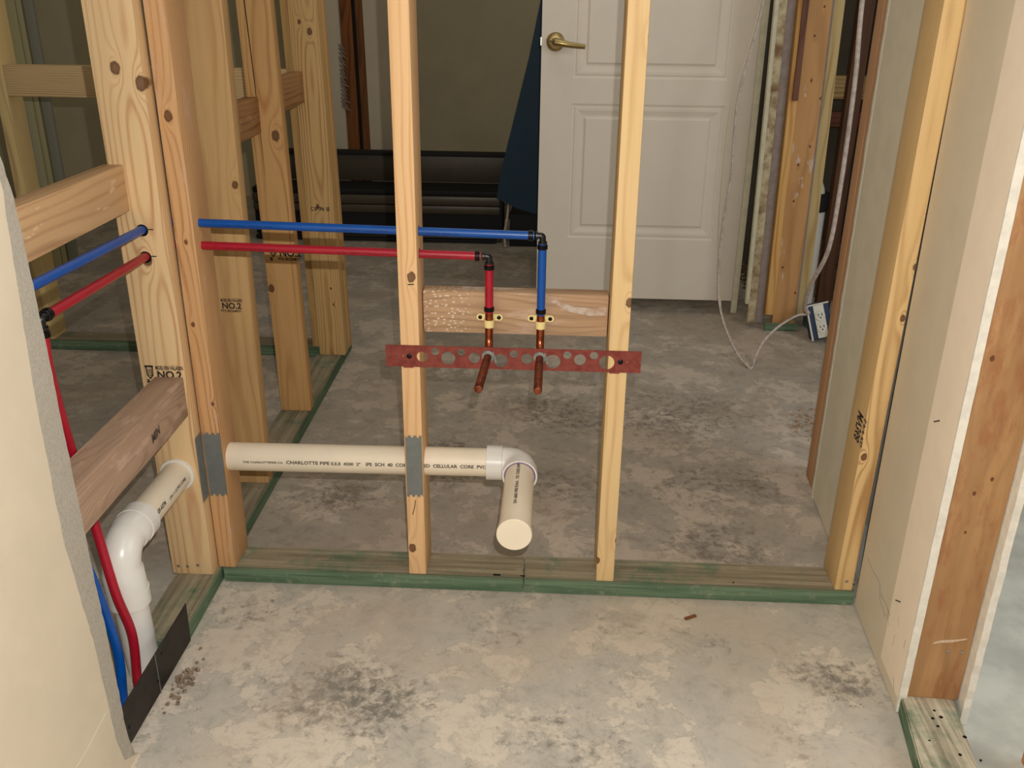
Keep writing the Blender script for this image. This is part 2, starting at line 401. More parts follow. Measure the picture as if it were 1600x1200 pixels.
# foreground left wall: painted board whose cut edge shows a broad ragged strip of bare gypsum
wl = struct(bpy.data.objects.new('wall_left', None)); C.objects.link(wl)
zs = [i*1.6/110 for i in range(111)]
def lerp(tab, z):
    for (a, x), (b_, y) in zip(tab, tab[1:]):
        if z <= b_: return x+(y-x)*(z-a)/(b_-a) if b_ > a else x
    return tab[-1][1]
ce = [(0, -.50), (.03, -.548), (.09, -.559), (.29, -.567), (.477, -.590), (.72, -.587), (.975, -.566), (1.6, -.566)]
ge = [(0, -.500), (.02, -.505), (.05, -.513), (.25, -.515), (.434, -.522), (.70, -.525), (.96, -.533), (1.02, -.546), (1.6, -.546)]
j1, j2 = jag(111, .0016, 3), jag(111, .0009, 5)
bm = bmesh.new(); prev = None
for i, z in enumerate(zs):
    y1 = lerp(ce, z)+j1[i]; row = [bm.verts.new(p) for p in ((-.3915, -2.2, z), (-.3915, y1, z), (-.3935, y1, z), (-.3935, -2.2, z))]
    if prev:
        for k in range(4): bm.faces.new((prev[k], prev[(k+1) % 4], row[(k+1) % 4], row[k]))
    else: bm.faces.new(row)
    prev = row
bm.faces.new(prev[::-1]); link('painted_face', bm_me('painted_face', bm), m_cream, wl)
bm = bmesh.new(); prev = None
for i, z in enumerate(zs):
    y2 = lerp(ge, z)+j2[i]; row = [bm.verts.new(p) for p in ((-.3936, -2.2, z), (-.3936, min(y2, lerp(ce, z)+.004), z), (-.396+j1[i]*.5, y2-.004, z), (-.399, y2, z), (-.4075, y2-.002, z), (-.4075, -2.2, z))]
    if prev:
        for k in range(6): bm.faces.new((prev[k], prev[(k+1) % 6], row[(k+1) % 6], row[k]))
    else: bm.faces.new(row)
    prev = row
bm.faces.new(prev[::-1]); link('gypsum_core', bm_me('gypsum_core', bm), m_gyp, wl)
# thin crease of tape near the foot of the board
bm = bmesh.new(); sweep(bm, [(-.3914, y, .148+.006*math.sin(y*31)) for y in [-.572-.02*k for k in range(24)]], .0006, 6); link('tape_crease', bm_me('tape_crease', bm, True), m_cream, wl)

# right wall, very slightly out of square with the new partition
SL = .053
wr = struct(bpy.data.objects.new('wall_right', None)); C.objects.link(wr); wr.location = (.961, 0, 0); wr.rotation_euler.z = -math.atan(SL)
def rbox(name, lo, hi, mat, parent=wr):
    bm = bmesh.new(); box_bm(bm, lo, hi); return link(name, bm_me(name, bm), mat, parent)
def ragged(name, x0, x1, y0, y1, z0, z1, mat, side, amp=.003, seed=1, n=90, parent=wr):
    """board in the YZ plane whose edge at y=side is ragged"""
    bm = bmesh.new(); prev = None; j = jag(n+1, amp, seed)
    for i in range(n+1):
        z = z0+(z1-z0)*i/n; a, b_ = y0, y1
        if side == 'lo': a += j[i]
        else: b_ += j[i]
        row = [bm.verts.new(p) for p in ((x0, a, z), (x1, a, z), (x1, b_, z), (x0, b_, z))]
        if prev:
            for k in range(4): bm.faces.new((prev[k], prev[(k+1) % 4], row[(k+1) % 4], row[k]))
        else: bm.faces.new(row)
        prev = row
    bm.faces.new(prev[::-1]); return link(name, bm_me(name, bm), mat, parent)
rbox('painted_face', (0, -.322, .004), (.0126, -.002, 1.7), m_cream2)
ragged('skim_strip', -.0012, 0, -.322, -.205, .03, 1.7, m_skim, 'hi', .0009, 4)
ragged('cut_edge', -.0012, .0128, -.3265, -.322, .004, 1.7, m_gypw, 'lo', .0008, 8)
rbox('green_board', (0, .0905, .006), (.0126, .46, 1.7), m_green)
ragged('green_board_edge', -.0006, .0126, .46, .474, .0, 1.7, m_gypw, 'hi', .004, 12)
ragged('outer_board', .1045, .117, -.345, .45, .004, 1.7, m_gypw, 'lo', .0018, 9)
for (y, z) in ((-.228, .544), (-.223, .175)):
    bm = bmesh.new(); sweep(bm, [(-.0018, y, z), (-.0018, y-.022, z+.012)], .0011, 6)
    link('staple', bm_me('staple', bm), m_screw, wr)
# cracks and scuffs in the paint near the floor
for pts in (((-.029, .142), (-.068, .138), (-.100, .142), (-.125, .143), (-.146, .131), (-.179, .132), (-.21, .130)), ((-.125, .143), (-.137, .117), (-.166, .115), (-.186, .110)),
            ((-.130, .128), (-.150, .124)), ((-.251, .157), (-.26, .146)), ((-.252, .118), (-.252, .092)), ((-.302, .146), (-.303, .128)), ((-.19, .122), (-.215, .112)), ((-.285, .05), (-.300, .03))):
    bm = bmesh.new(); n = len(pts); sweep(bm, [(-.0002 if y > -.2 else -.0013, y, z) for y, z in pts], [.0009*(.5+.5*math.sin(3*k)**2) for k in range(n)], 5)
    link('scuff_mark', bm_me('scuff_mark', bm), m_grey, wr)

# ---------------------------------------------------------------- bottom plates
def sill(name, quad, h, mat, label, group=None, z0=0.):
    c = sum((Vector((*q, 0)) for q in quad), Vector())/4
    bm = bmesh.new(); vb = [bm.verts.new((q[0]-c.x, q[1]-c.y, z0)) for q in quad]; vt = [bm.verts.new((q[0]-c.x, q[1]-c.y, h)) for q in quad]
    bm.faces.new(vb[::-1]); bm.faces.new(vt)
    for i in range(4): bm.faces.new((vb[i], vb[(i+1) % 4], vt[(i+1) % 4], vt[i]))
    bmesh.ops.bevel(bm, geom=bm.edges[:], offset=.0025, segments=2, affect='EDGES')
    o = link(name, bm_me(name, bm, True), mat); o.location = (c.x, c.y, 0)
    return tag(o, label, 'bottom plate', group)
s_front = sill('sill_plate', [(-.411, 0), (.249, .0), (.249, .089), (-.411, .089)], .038, m_sillX, 'green sill plate of the middle partition, left length between corner post and butt joint')
s_front2 = sill('sill_plate', [(.2505, 0), (.958, -.002), (.958, .087), (.2505, .089)], .038, m_sillX, 'green sill plate of the middle partition, right length between butt joint and painted wall')
s_left = sill('sill_plate', [(-.502, -.25), (-.4125, -.25), (-.428, 1.357), (-.518, 1.357)], .038, m_sillY, 'green treated sill plate running back under the row of left studs')
s_corner = sill('sill_plate', [(-2.6, 1.36), (-.428, 1.36), (-.428, 1.449), (-2.6, 1.449)], .038, m_sillX, 'green treated sill plate of the far left partition crossing behind the studs')
s_near = sill('sill_plate', [(-.500, -1.2), (-.4125, -1.2), (-.4125, -.52), (-.500, -.52)], .038, m_sillY, 'green sill plate running behind the foreground painted board')
s_door = sill('sill_plate', [(.900, -.66), (.995, -.68), (1.066, -.12), (.976, -.12)], .037, m_sillD, 'dusty worn sill plate with green side across the doorway opening at lower right')
# screw holes and chips in the doorway plate
bm = bmesh.new()
for (x, y, r) in ((.985, -.376, .003), (.995, -.356, .0025), (1.001, -.372, .0035), (.987, -.395, .0028), (1.024, -.418, .0035), (1.0, -.46, .003), (1.03, -.47, .002), (.96, -.43, .002)):
    dots('screw_hole', s_door, [(x, y, .037)], m_screw, r, (0, 0, 1), .0005)
bm.free()
bm = bmesh.new()
for (x, y, a, b_) in ((.183, .006, .016, .006), (.242, .007, .010, .004), (.70, .011, .004, .004)):
    bm = bmesh.new(); box_bm(bm, (0, 0, 0), (a, b_, .0009)); at(link('gouge_mark', bm_me('gouge_mark', bm), m_screw, s_front if x < .25 else s_front2), (x, y, .0375))

# ---------------------------------------------------------------- studs
ZT = 1.62
def kn(o_lo, o_hi, pts): 
    cx, cy = (o_lo[0]+o_hi[0])/2, (o_lo[1]+o_hi[1])/2
    return [(x-cx, y-cy, z-o_lo[2], r) for x, y, z, r in pts]
def stud(lo, hi, label, mk, lean=0, group=None, name='wall_stud', cat='stud', wob=.0004, seed=1):
    o = beam(name, lo, hi, mk, lean=lean, wob=wob, seed=seed); return tag(o, label, cat, group)
def nails(o, pts, mat=m_nail, r=.0035, d=(0, -1, 0)):
    dots('nail_head', o, pts, mat, r, d)
LO, HI = (-.510, -.030, .038), (-.421, .008, ZT)
pale = stud(LO, HI, 'wide pale pine stud with two big knots, drilled for blue, red and white pipes', wood('pale_pine_wide', srgb(228, 190, 146), srgb(178, 112, 70), knots=kn(LO, HI, [(-.473, -.03, 1.079, .010), (-.432, -.03, 1.054, .011), (-.466, -.03, .738, .011)]), pith=(-.012, .062), ring=.0072, contrast=.5, seed=1.3), lean=-.005)
nails(pale, [(-.495, -.0305, .058), (-.475, -.0305, .058), (-.452, -.0305, .062)])
LO, HI = (-.4195, .000, .0384), (-.3815, .089, ZT)
orange = stud(LO, HI, 'orange brown fir stud of the corner post that carries the steel plates', wood('orange_fir_corner', srgb(212, 162, 116), srgb(152, 92, 52), knots=kn(LO, HI, [(-.403, 0, .996, .0085), (-.40, 0, .766, .004), (-.407, 0, .601, .0045), (-.387, 0, .431, .004)]), pith=(.03, .075), ring=.0075, contrast=.5, seed=4.1, dirt=srgb(200, 160, 130), dirt_amt=.1), lean=-.002)
LO, HI = (-.508, .376, .0384), (-.419, .414, ZT)
s2 = stud(LO, HI, 'light stud just behind the corner post, stamped on its front face low down', wood('pine_s2', srgb(212, 168, 118), srgb(162, 108, 62), pith=(.01, .09), ring=.009, contrast=.35, seed=7.7, streak=.6, knots=kn(LO, HI, [(-.425, .39, .8, .009)])), lean=.006)
LO, HI = (-.509, .820, .0384), (-.420, .858, ZT)
s3 = stud(LO, HI, 'golden stud with a drying crack and reddish streak, third back in the left row', wood('pine_s3', srgb(214, 164, 110), srgb(164, 106, 58), pith=(.01, .08), ring=.008, contrast=.4, seed=11.2, streak=.7, knots=kn(LO, HI, [(-.455, .82, .845, .012), (-.505, .82, .42, .010)])), lean=-.017)
bm = bmesh.new(); sweep(bm, [(-.027, -.0192, 1.62-.04), (-.0235, -.0192, 1.2), (-.018, -.0192, .95), (-.017, -.0192, .70)], [.0015, .0015, .0012, .0003], 6)
for v in bm.verts: v.co.x += -.017*v.co.z
link('drying_crack', bm_me('drying_crack', bm), m_screw, s3)
LO, HI = (-.504, 1.284, .0384), (-.415, 1.322, ZT)
s4 = stud(LO, HI, 'knotty front stud of the thick post at the far end of the left row', wood('pine_s4', srgb(218, 176, 122), srgb(160, 108, 62), pith=(.005, .055), ring=.0062, contrast=.6, seed=15.2, knots=kn(LO, HI, [(-.492, 1.284, 1.114, .006), (-.462, 1.284, 1.087, .009), (-.475, 1.284, .555, .006), (-.449, 1.284, .278, .004), (-.444, 1.284, .222, .004)])), lean=-.018)
stud((-.504, 1.324, .0384), (-.417, 1.362-.004, ZT), 'middle stud sandwiched in the thick post at the far end of the left row', wood('pine_s4b', GOLD, GOLDD, seed=18.), lean=-.018)
stud((-.503, 1.361, .0384), (-.4155, 1.399, ZT), 'rearmost stud of the thick post at the far end of the left row', wood('pine_s4c', srgb(206, 162, 112), GOLDD, seed=21.), lean=-.018)
stud((-.548, 1.36, .0384), (-.510, 1.449, ZT), 'slim stud edge peeking out left of the thick far post', wood('pine_fl', GOLD, GOLDD, seed=25.), lean=-.018)
stud((-1.52, 1.36, .0384), (-1.482, 1.449, ZT), 'stud of the far left partition at the left edge of the view', wood('pine_fl2', srgb(238, 206, 150), srgb(190, 148, 100), seed=27.), lean=0)
LO, HI = (0, 0, .0384), (.0375, .089, ZT)
st1 = stud(LO, HI, 'narrow pale stud in the middle of the partition, left of the weathered block', wood('pine_mid', srgb(236, 190, 144), srgb(204, 138, 90), knots=kn(LO, HI, [(.026, 0, .708, .009), (.010, 0, .105, .009)]), pith=(.05, .09), ring=.012, contrast=.4, seed=31.3), seed=3)
bm = bmesh.new(); sweep(bm, [(.000, -.0450, .655), (.012, -.0450, .6555)], .0012, 6)
link('pencil_mark', bm_me('pencil_mark', bm), m_ink, st1); bm = bmesh.new(); sweep(bm, [(-.006, -.0450, .150), (-.001, -.0450, .170), (.001, -.0450, .185)], .0008, 6)
link('pencil_mark', bm_me('pencil_mark', bm), m_ink, st1)
LO, HI = (.406, 0, .0384), (.444, .089, ZT)
st2 = stud(LO, HI, 'narrow pale stud in the partition, right of the weathered block', wood('pine_right', srgb(232, 194, 146), srgb(192, 142, 92), knots=kn(LO, HI, [(.449, 0, 1.141, .007), (.440, 0, .668, .008), (.447, 0, .141, .007), (.406, 0, .09, .007)]), pith=(-.02, .13), ring=.0062, contrast=.35, wav=.004, seed=37.9), seed=5)
LO, HI = (.9140, -.001, .0384), (.9520, .088, ZT)
st3 = stud(LO, HI, 'end stud of the partition fastened against the painted right wall', wood('pine_end', srgb(218, 180, 130), srgb(160, 112, 68), knots=kn(LO, HI, [(.958, 0, .751, .006), (.952, 0, .652, .006), (.926, 0, .358, .007)]), pith=(-.01, .085), ring=.0068, contrast=.6, wav=.007, seed=41.), lean=.0085, seed=6)
nails(st3, [(.936, -.0015, .062), (.951, -.0015, .060)])
bm = bmesh.new()
def rw(x, y): # right wall local -> world
    a = -math.atan(SL); return (.961+x*math.cos(a)-y*math.sin(a), x*math.sin(a)+y*math.cos(a))
# jack stud of the doorway opening
def wstud(x0, x1, y0, y1, z0, label, mk, seed=1, lean=0):
    cx, cy = (x0+x1)/2, (y0+y1)/2; X, Y = rw(cx, cy)
    hx, hy = (x1-x0)/2, (y1-y0)/2
    return tag(beam('wall_stud', (X-hx, Y-hy, z0), (X+hx, Y+hy, ZT), mk, rot=-math.atan(SL), wob=.0004, seed=seed, lean=lean), label, 'stud')
jack = wstud(.0138, .1028, -.3225, -.2845, .0375, 'broad brown stained stud at the right, facing the doorway between two board edges', wood('brown_jack', srgb(186, 140, 98), srgb(124, 84, 54), knots=[(.012, -.019, .452, .0032), (-.010, -.019, .424, .0035), (-.010, -.019, .35, .0025), (-.03, -.019, .66, .004)], pith=(.02, .15), ring=.014, contrast=.35, seed=51., streak=.9, wav=.03, dirt=srgb(150, 100, 64), dirt_amt=.4))
nails(jack, [(1.005, -.3395, .155), (1.028, -.340, .155)], m_nail, .003)
wstud(.0068, .0928, .476, .530, .0, 'reddish brown stud just behind the torn edge of the pale green board', wood('red_stud1', srgb(206, 158, 120), srgb(142, 92, 62), seed=55., pith=(.0, .12), contrast=.5), 2)
wstud(.0068, .0928, .532, .588, .0, 'reddish brown outermost stud at the far end of the right wall', wood('red_stud2', srgb(200, 148, 108), srgb(136, 84, 54), seed=58., pith=(.0, .12), contrast=.5), 3)
# blocks between studs
blk_w = wood('weathered_block', srgb(190, 152, 122), srgb(124, 84, 60), axis='X', seed=61., pith=(.02, .10), ring=.007, contrast=.35, wav=.03, streak=.8, dirt=srgb(198, 168, 146), dirt_amt=.25, specks=1., rough=.75)
blkC = tag(beam('blocking', (.0385, .0505, .578), (.4050, .0885, .666), blk_w, bev=.006, wob=.0012, seed=4), 'weathered brown timber block between the two middle studs, backing the pipe clamps', 'blocking')
up_b = tag(beam('blocking', (-.522, -1.0, .830), (-.484, -.0305, .914), wood('upper_block', srgb(206, 164, 124), srgb(146, 98, 66), axis='Y', seed=64., pith=(.09, .02), ring=.010, contrast=.5, dirt=srgb(220, 190, 160), dirt_amt=.0)), 'large upper blocking board running from the left edge to the wide pale stud', 'blocking')
lw_b = tag(beam('blocking', (-.484, -.80, .417), (-.426, -.0305, .501), wood('lower_block', srgb(182, 148, 126), srgb(116, 84, 68), axis='Y', seed=67., pith=(.10, .02), ring=.007, contrast=.30, wav=.04, streak=.9, dirt=srgb(196, 166, 144), dirt_amt=.25, rough=.8), bev=.004, wob=.001), 'rough brown lower blocking timber with pencilled mark, slanting up to the wide pale stud', 'blocking')
tag(beam('blocking', (-.530, .4145, .852), (-.492, .8195, .944), wood('rear_block', srgb(176, 126, 84), srgb(124, 80, 52), axis='Y', seed=70., pith=(.1, .02), dirt=srgb(190, 150, 120), dirt_amt=.1)), 'short brown block between the second and third left studs', 'blocking')
tag(beam('blocking', (-.530, .8585, .880), (-.492, 1.2835, .972), wood('rear_block2', srgb(178, 130, 88), srgb(128, 84, 54), axis='Y', seed=73., pith=(.1, .02))), 'short brown block between the third left stud and the thick far post', 'blocking')
tag(beam('blocking', (-1.4815, 1.362, .874), (-.5485, 1.40, .972), wood('far_board', srgb(232, 196, 150), srgb(186, 138, 92), axis='X', seed=76., pith=(.1, .05), knots=[(-.05, .1, .35, .007)])), 'long horizontal board of the far left partition seen behind the studs', 'blocking')

def daub(name, parent, org, pts, mat, ux=(1, 0, 0), uz=(0, 0, 1), d=(0, -.0004, 0)):
    bm = bmesh.new(); bm.faces.new([bm.verts.new(Vector(ux)*a+Vector(uz)*b_+Vector(d)) for a, b_ in pts]); o = link(name, bm_me(name, bm), mat, parent); return at(o, org)
m_chalk = plain('chalk_smear', srgb(206, 176, 146), .9, noise=.25, ns=160)
m_wpaint = plain('white_paint_smear', srgb(198, 184, 170), .8, noise=.3, ns=60, var=srgb(170, 140, 116))
o = daub('chalk_smear', jack, (.975, -.3402, .168), [(0, 0), (.015, .004), (.030, .006), (.055, .014), (.057, .018), (.035, .013), (.018, .011), (.004, .006)], m_chalk)
o = daub('paint_streak', blkC, (.046, .060, .6662), [(0, 0), (.03, -.003), (.07, .002), (.12, .004), (.16, .010), (.20, .018), (.16, .022), (.10, .024), (.03, .024), (.0, .02)], m_wpaint, uz=(0, 1, 0), d=(0, 0, .0004))
o = daub('paint_streak', blkC, (.288, .0503, .645), [(0, .006), (.015, .0), (.03, -.012), (.05, -.017), (.08, -.022), (.112, -.020), (.112, -.004), (.08, -.006), (.05, -.004), (.03, .002), (.012, .010)], m_wpaint)
# writing on the timber
ST = [("MOELVEN VÅLÅSEN", .0112, .020, .0265, .055), ("NO.2", .0215, .0215, .0085, .050), ("PTO SKOGMÖT", .0085, .018, -.001, .052)]
def stamp(o, x0, z0, y, k=1., skip=(), logo=True):
    fn = lambda u, v: (x0+u*k, y, z0+v*k)
    ls = [(s, h, u-(0 if logo else .018), v, wd) for i, (s, h, u, v, wd) in enumerate(ST) if i not in skip]
    g = lettering('grade_stamp', ls, m_ink, o, fn, (x0, y, z0))
    if logo:
        bm = bmesh.new()
        def strip(pts, wdt):
            for a, b_ in zip(pts, pts[1:]):
                a, b_ = Vector((a[0], 0, a[1])), Vector((b_[0], 0, b_[1])); d = (b_-a).normalized(); n = Vector((-d.z, 0, d.x))*wdt/2
                bm.faces.new([bm.verts.new(q*k) for q in (a-n-d*wdt*.3, b_-n+d*wdt*.3, b_+n+d*wdt*.3, a+n-d*wdt*.3)])
        strip([(0, .033), (.0145, .033)], .004)
        strip([(.001, .033), (.0025, .014), (.0075, .0075), (.013, .014), (.0140, .033)], .0026)
        strip([(.0045, .028), (.0055, .015), (.0078, .013), (.0105, .015), (.0108, .028)], .0016)
        strip([(.0078, .018), (.0078, .028)], .0012); strip([(.001, .0), (.0045, .0)], .004); strip([(.001, .004), (.0045, .004)], .003)
        q = link('stamp_shield', bm_me('stamp_shield', bm), m_ink, o); at(q, (x0, y, z0))
stamp(pale, -.501, .4895, -.0308, 1.0)
stamp(s2, -.490, .500, .3752, .93, logo=False)
stamp(s3, -.500, .5045, .8192, 1.25, logo=True)
lettering('grade_stamp', [("C SPTFN  SE", .017, 0, 0, .062)], m_ink, s4, lambda u, v: (-.498+u, 1.2832, .541+v-.0), (-.498, 1.2832, .541))
lettering('grade_stamp', [("MV368", .040, 0, 0, .062), ("S-P-F KD", .016, 0, -.018, .062)], m_ink, st3, lambda u, v: (.9139+.0085*(.40-u-0), .012+v*1.15+.004, .440-u), (.917, .03, .40))
lettering('pencil_mark', [("MIN", .024, 0, 0, .036)], m_ink2, lw_b, lambda u, v: (-.4254, -.205+u, .442+v+.15*u), (-.4254, -.205, .442))

# ---------------------------------------------------------------- nail protection plates
def toothed(w_, h_, n=3, dpt=.005):
    pts = []
    for i in range(n):
        x = -w_/2+w_*i/n; s = w_/n
        pts += [(x, -h_/2), (x+s*.45, -h_/2), (x+s*.55, -h_/2+dpt), (x+s*.85, -h_/2+dpt)]
    pts.append((w_/2, -h_/2)); q = [(-a, -b_) for a, b_ in pts]; return pts+q
pl = plate_curve('nail_plate', toothed(.0335, .142), [], .0014, m_steel); pl.location = (.0195, -.0009, .303); tag(pl, 'grey steel nail plate on the front of the middle stud at the white pipe', 'nail plate')
pl = plate_curve('nail_plate', toothed(.0360, .148), [], .0014, m_steel); pl.location = (-.4015+.003, -.0009, .292); tag(pl, 'grey steel nail plate on the orange stud of the corner post', 'nail plate')
pl = plate_curve('nail_plate', toothed(.0290, .150), [], .0014, m_steel, axis='YZ'); pl.location = (-.4208, -.0165, .292); tag(pl, 'grey steel nail plate wrapped on the side edge of the wide pale stud', 'nail plate')
bp = plate_curve('guard_plate', [(-.145, -.043), (.142, -.046), (.145, .040), (-.140, .040)], [], .0012, m_bplate, axis='YZ'); bp.location = (-.400, -.370, .068)
tag(bp, 'long blackened steel guard strip on the floor shielding the pipes at lower left', 'guard plate')
dots('screw_head', bp, [(-.3996, -.370+y, .068+z) for y, z in ((-.130, -.012), (-.010, -.018), (.004, -.032), (.02, .02))], m_screw, .0035, (1, 0, 0))
bm = bmesh.new(); box_bm(bm, (.0007, -.0085, -.046), (.0018, -.0072, .040)); link('seam', bm_me('seam', bm), m_steel, bp)

def hole(parent, p, d, r):
    bm = bmesh.new(); sweep(bm, [(0, 0, 0), Vector(d)*.0006], r, 28); o = link('drilled_hole', bm_me('drilled_hole', bm), m_screw, parent); at(o, p)
hole(orange, (-.3831, .045, .2893), (1, 0, 0), .0345); hole(orange, (-.3842, .0335, .7965), (1, 0, 0), .0110); hole(orange, (-.3842, .0335, .7525), (1, 0, 0), .0110)
hole(pale, (-.467, -.0302, .7940), (0, -1, 0), .0112); hole(pale, (-.468, -.0302, .7430), (0, -1, 0), .0112)
hole(st1, (.0374, .0335, .7895), (1, 0, 0), .0100); hole(st1, (.0374, .0335, .7455), (1, 0, 0), .0100)
# ---------------------------------------------------------------- water lines
def pex_ring(parent, p, d, mat=None, l=.009, r=.0100):
    p = Vector(p); d = Vector(d).normalized()
    return tube('crimp_ring', [p, p+d*.0008, p+d*(l-.0008), p+d*l], [r-.0008, r, r, r-.0008], mat or m_ring, parent)
def elbow(parent, a, corner, b, r=.0062):
    pts = arc(a, corner, b, .004, 5); o = tube('elbow_fitting', pts, r, m_blk, parent)
    a, b, c = Vector(a), Vector(b), Vector(corner)
    for p in (a, b):
        d = (p-c).normalized(); q = tube('collar', [p-d*.002, p+d*.002], .0088, m_blk, o)
    return o
YP = .0335; RP = .0081
def water_line(name, label, mat, ink, xe, ze, zl, ztop_cu, txt):
    e = empty(name, (-.38, YP, zl), label, 'water pipe')
    a, b_ = Vector((-.47, YP, zl+.001)), Vector((xe-.016, YP, ze))
    tube('pipe_run', [a, b_], RP, mat, e)
    sl = (b_.z-a.z)/(b_.x-a.x)
    def fn(u, v):
        x = -.34+u; th = v/RP-.35
        return (x, YP-(RP+.0002)*math.cos(th), a.z+sl*(x-a.x)+(RP+.0002)*math.sin(th))
    for s, u in ((txt, 0), (txt, .22), (txt, .385)):
        if -.34+u+.09 < xe-.02: lettering('printed_text', [(s, .0042, u, 0, .10 if u != .385 else .07)], ink, e, fn, (-.34+u, YP, zl))
    elbow(e, (xe-.011, YP, ze), (xe, YP, ze), (xe, YP, ze-.013))
    pex_ring(e, (xe-.027, YP, ze), (1, 0, 0)); pex_ring(e, (xe, YP, ze-.026), (0, 0, 1))
    tube('pipe_drop', [(xe, YP, ze-.015), (xe, YP, ztop_cu)], RP, mat, e)
    pex_ring(e, (xe, YP, ztop_cu+.003), (0, 0, 1))
    return e
blue = water_line('blue_water_pipe', 'blue plastic water pipe through the studs, turning down on the right above its clamp', m_blue, m_bink, .2725, .785, .7955, .628, "1/2 COLD  NSF-PW  ASTM F876  100 PSI")
red = water_line('red_water_pipe', 'red plastic water pipe below the blue one, turning down above the left clamp', m_red, m_rink, .1715, .743, .7515, .630, "1/2 HOT  NSF-PW  ASTM F876  100 PSI")
# copper stub-outs held by the bracket
for xe, ye, lab in ((.1715, .166, 'copper stub-out pipe below the red line, bent toward the room'), (.2725, .2725, 'copper stub-out pipe below the blue line, bent toward the room')):
    e = empty('copper_stub_out', (xe, YP, .6), lab, 'copper pipe')
    tube('vertical_leg', arc((xe, YP, .632), (xe, YP, .5510), (xe, -.004, .5515), .030, 12), .0079, m_cu, e)
    tp = Vector((ye, -.165, .5515))
    tube('stub', [(xe, -.004, .5515), tp+Vector((0, .004, 0)), tp+Vector((0, .0008, 0)), tp], [.0079, .0079, .0070, .0045], m_cud, e)
    bm = bmesh.new(); sweep(bm, [(0, 0, 0), (0, -.0035, 0)], [.0125, .0096], 18); o = link('solder_ring', bm_me('solder_ring', bm, True), m_solder, e); at(o, (xe, -.0022, .5515))
    bm = bmesh.new()
    for k in range(7):
        a = .5*k; sweep(bm, [(.010+.001*k, 0, .008-.0032*k), (.0105+.001*k, -.0006, .008-.0032*k)], .0032-.0002*k, 8)
    o = link('flux_smear', bm_me('flux_smear', bm), m_solder, e); at(o, (xe, -.0022, .5515))
# perforated bracket
X0, ZB, HB = -.029, .524, .045
U = .4985/1435; hol = []
for (u, v, r) in ((103, 0, 4), (143, 0, 4), (182, 0, 4), (290, -2, 32), (363, 30, 23), (437, -6, 40), (510, 30, 22), (585, 0, 32), (732, -12, 40), (806, 28, 23), (880, 2, 32),
                  (1026, -10, 42), (1106, 30, 23), (1177, 6, 33), (1255, 32, 23), (1328, -6, 42), (1441, 0, 4), (1480, 0, 4), (1518, 0, 4), (365, -46, 4), (510, -46, 4), (806, -46, 4), (1103, -46, 4), (1253, -46, 4),
                  (655, 17, 26), (955, 17, 26)):
    hol.append(((u-83)*U, HB/2+v*.36e-3, r*U))
br = plate_curve('pipe_bracket', [(0, 0), (.4985, 0), (.4985, HB), (0, HB)], [], .0013, m_brk); drill(br, hol, .0013)
br.location = (X0, -.0012, ZB+.0015); 
for u in (.034, .438):
    bm = bmesh.new(); box_bm(bm, (0, 0, -.0022), (.020, .0013, 0)); at(link('bracket_tab', bm_me('bracket_tab', bm), m_brk, br), (X0+u, -.0018, ZB+.0014))
tag(br, 'long copper coloured perforated bracket spanning the two middle studs', 'bracket')
dots('screw_head', br, [(X0+(u-83)*U, -.0018, ZB+.0015+HB/2) for u in (216, 1403)], m_screw, .0052, (0, -1, 0), .0022, 16)
# clamps
for xe, lab in ((.1715, 'cream two-eared pipe clamp on the block under the red pipe'), (.2725, 'cream two-eared pipe clamp on the block under the blue pipe')):
    e = empty('pipe_clamp', (xe, .0505, .612), lab, 'pipe clamp')
    bm = bmesh.new(); n = 16; zc = .612
    for s in (-1, 1):       # ears
        pts = [(s*.006, -.0065)]+[(s*(.0195)+s*.0065*math.cos(t), .0065*math.sin(t)) for t in [-math.pi/2+math.pi*k/10 for k in range(11)]]+[(s*.006, .0065)]
        a = [bm.verts.new((x, -.0045-.0, z+.004)) for x, z in pts]; b_ = [bm.verts.new((x, 0, z+.004)) for x, z in pts]
        bm.faces.new(a); bm.faces.new(b_[::-1])
        for k in range(len(pts)): bm.faces.new((a[k], a[(k+1) % len(pts)], b_[(k+1) % len(pts)], b_[k]))
    o = link('ears', bm_me('ears', bm), m_clamp, e); at(o, (xe, .0505, zc))
    bm = bmesh.new()        # saddle around the pipe
    prof = [(.0100*math.cos(t), -.0168-.0100*math.sin(t)) for t in [math.pi*k/14 for k in range(15)]]
    prof = [(.0100, -.0005)]+prof+[(-.0100, -.0005)]
    inn = [(.0082, -.0005)]+[(.0082*math.cos(t), -.0168-.0082*math.sin(t)) for t in [math.pi*k/14 for k in range(15)]]+[(-.0082, -.0005)]
    L = []
    for z in (-.0075, .0075): L.append(([bm.verts.new((x, y, z)) for x, y in prof], [bm.verts.new((x, y, z)) for x, y in inn]))
    for k in range(len(prof)-1):
        bm.faces.new((L[0][0][k], L[0][0][k+1], L[1][0][k+1], L[1][0][k])); bm.faces.new((L[0][1][k], L[1][1][k], L[1][1][k+1], L[0][1][k+1]))
        for q in (0, 1): bm.faces.new((L[q][0][k], L[q][0][k+1], L[q][1][k+1], L[q][1][k]))
    for k in (0, len(prof)-1): bm.faces.new((L[0][0][k], L[0][1][k], L[1][1][k], L[1][0][k]))
    o = link('saddle', bm_me('saddle', bm, True), m_clamp, e); at(o, (xe, .0505, zc-.004))
    for s in (-1, 1):
        o = tube('screw', [(xe+s*.0185, .0465, zc+.004), (xe+s*.0185, .0448, zc+.004), (xe+s*.0185, .0442, zc+.004)], [.0040, .0040, .002], m_screw, e)
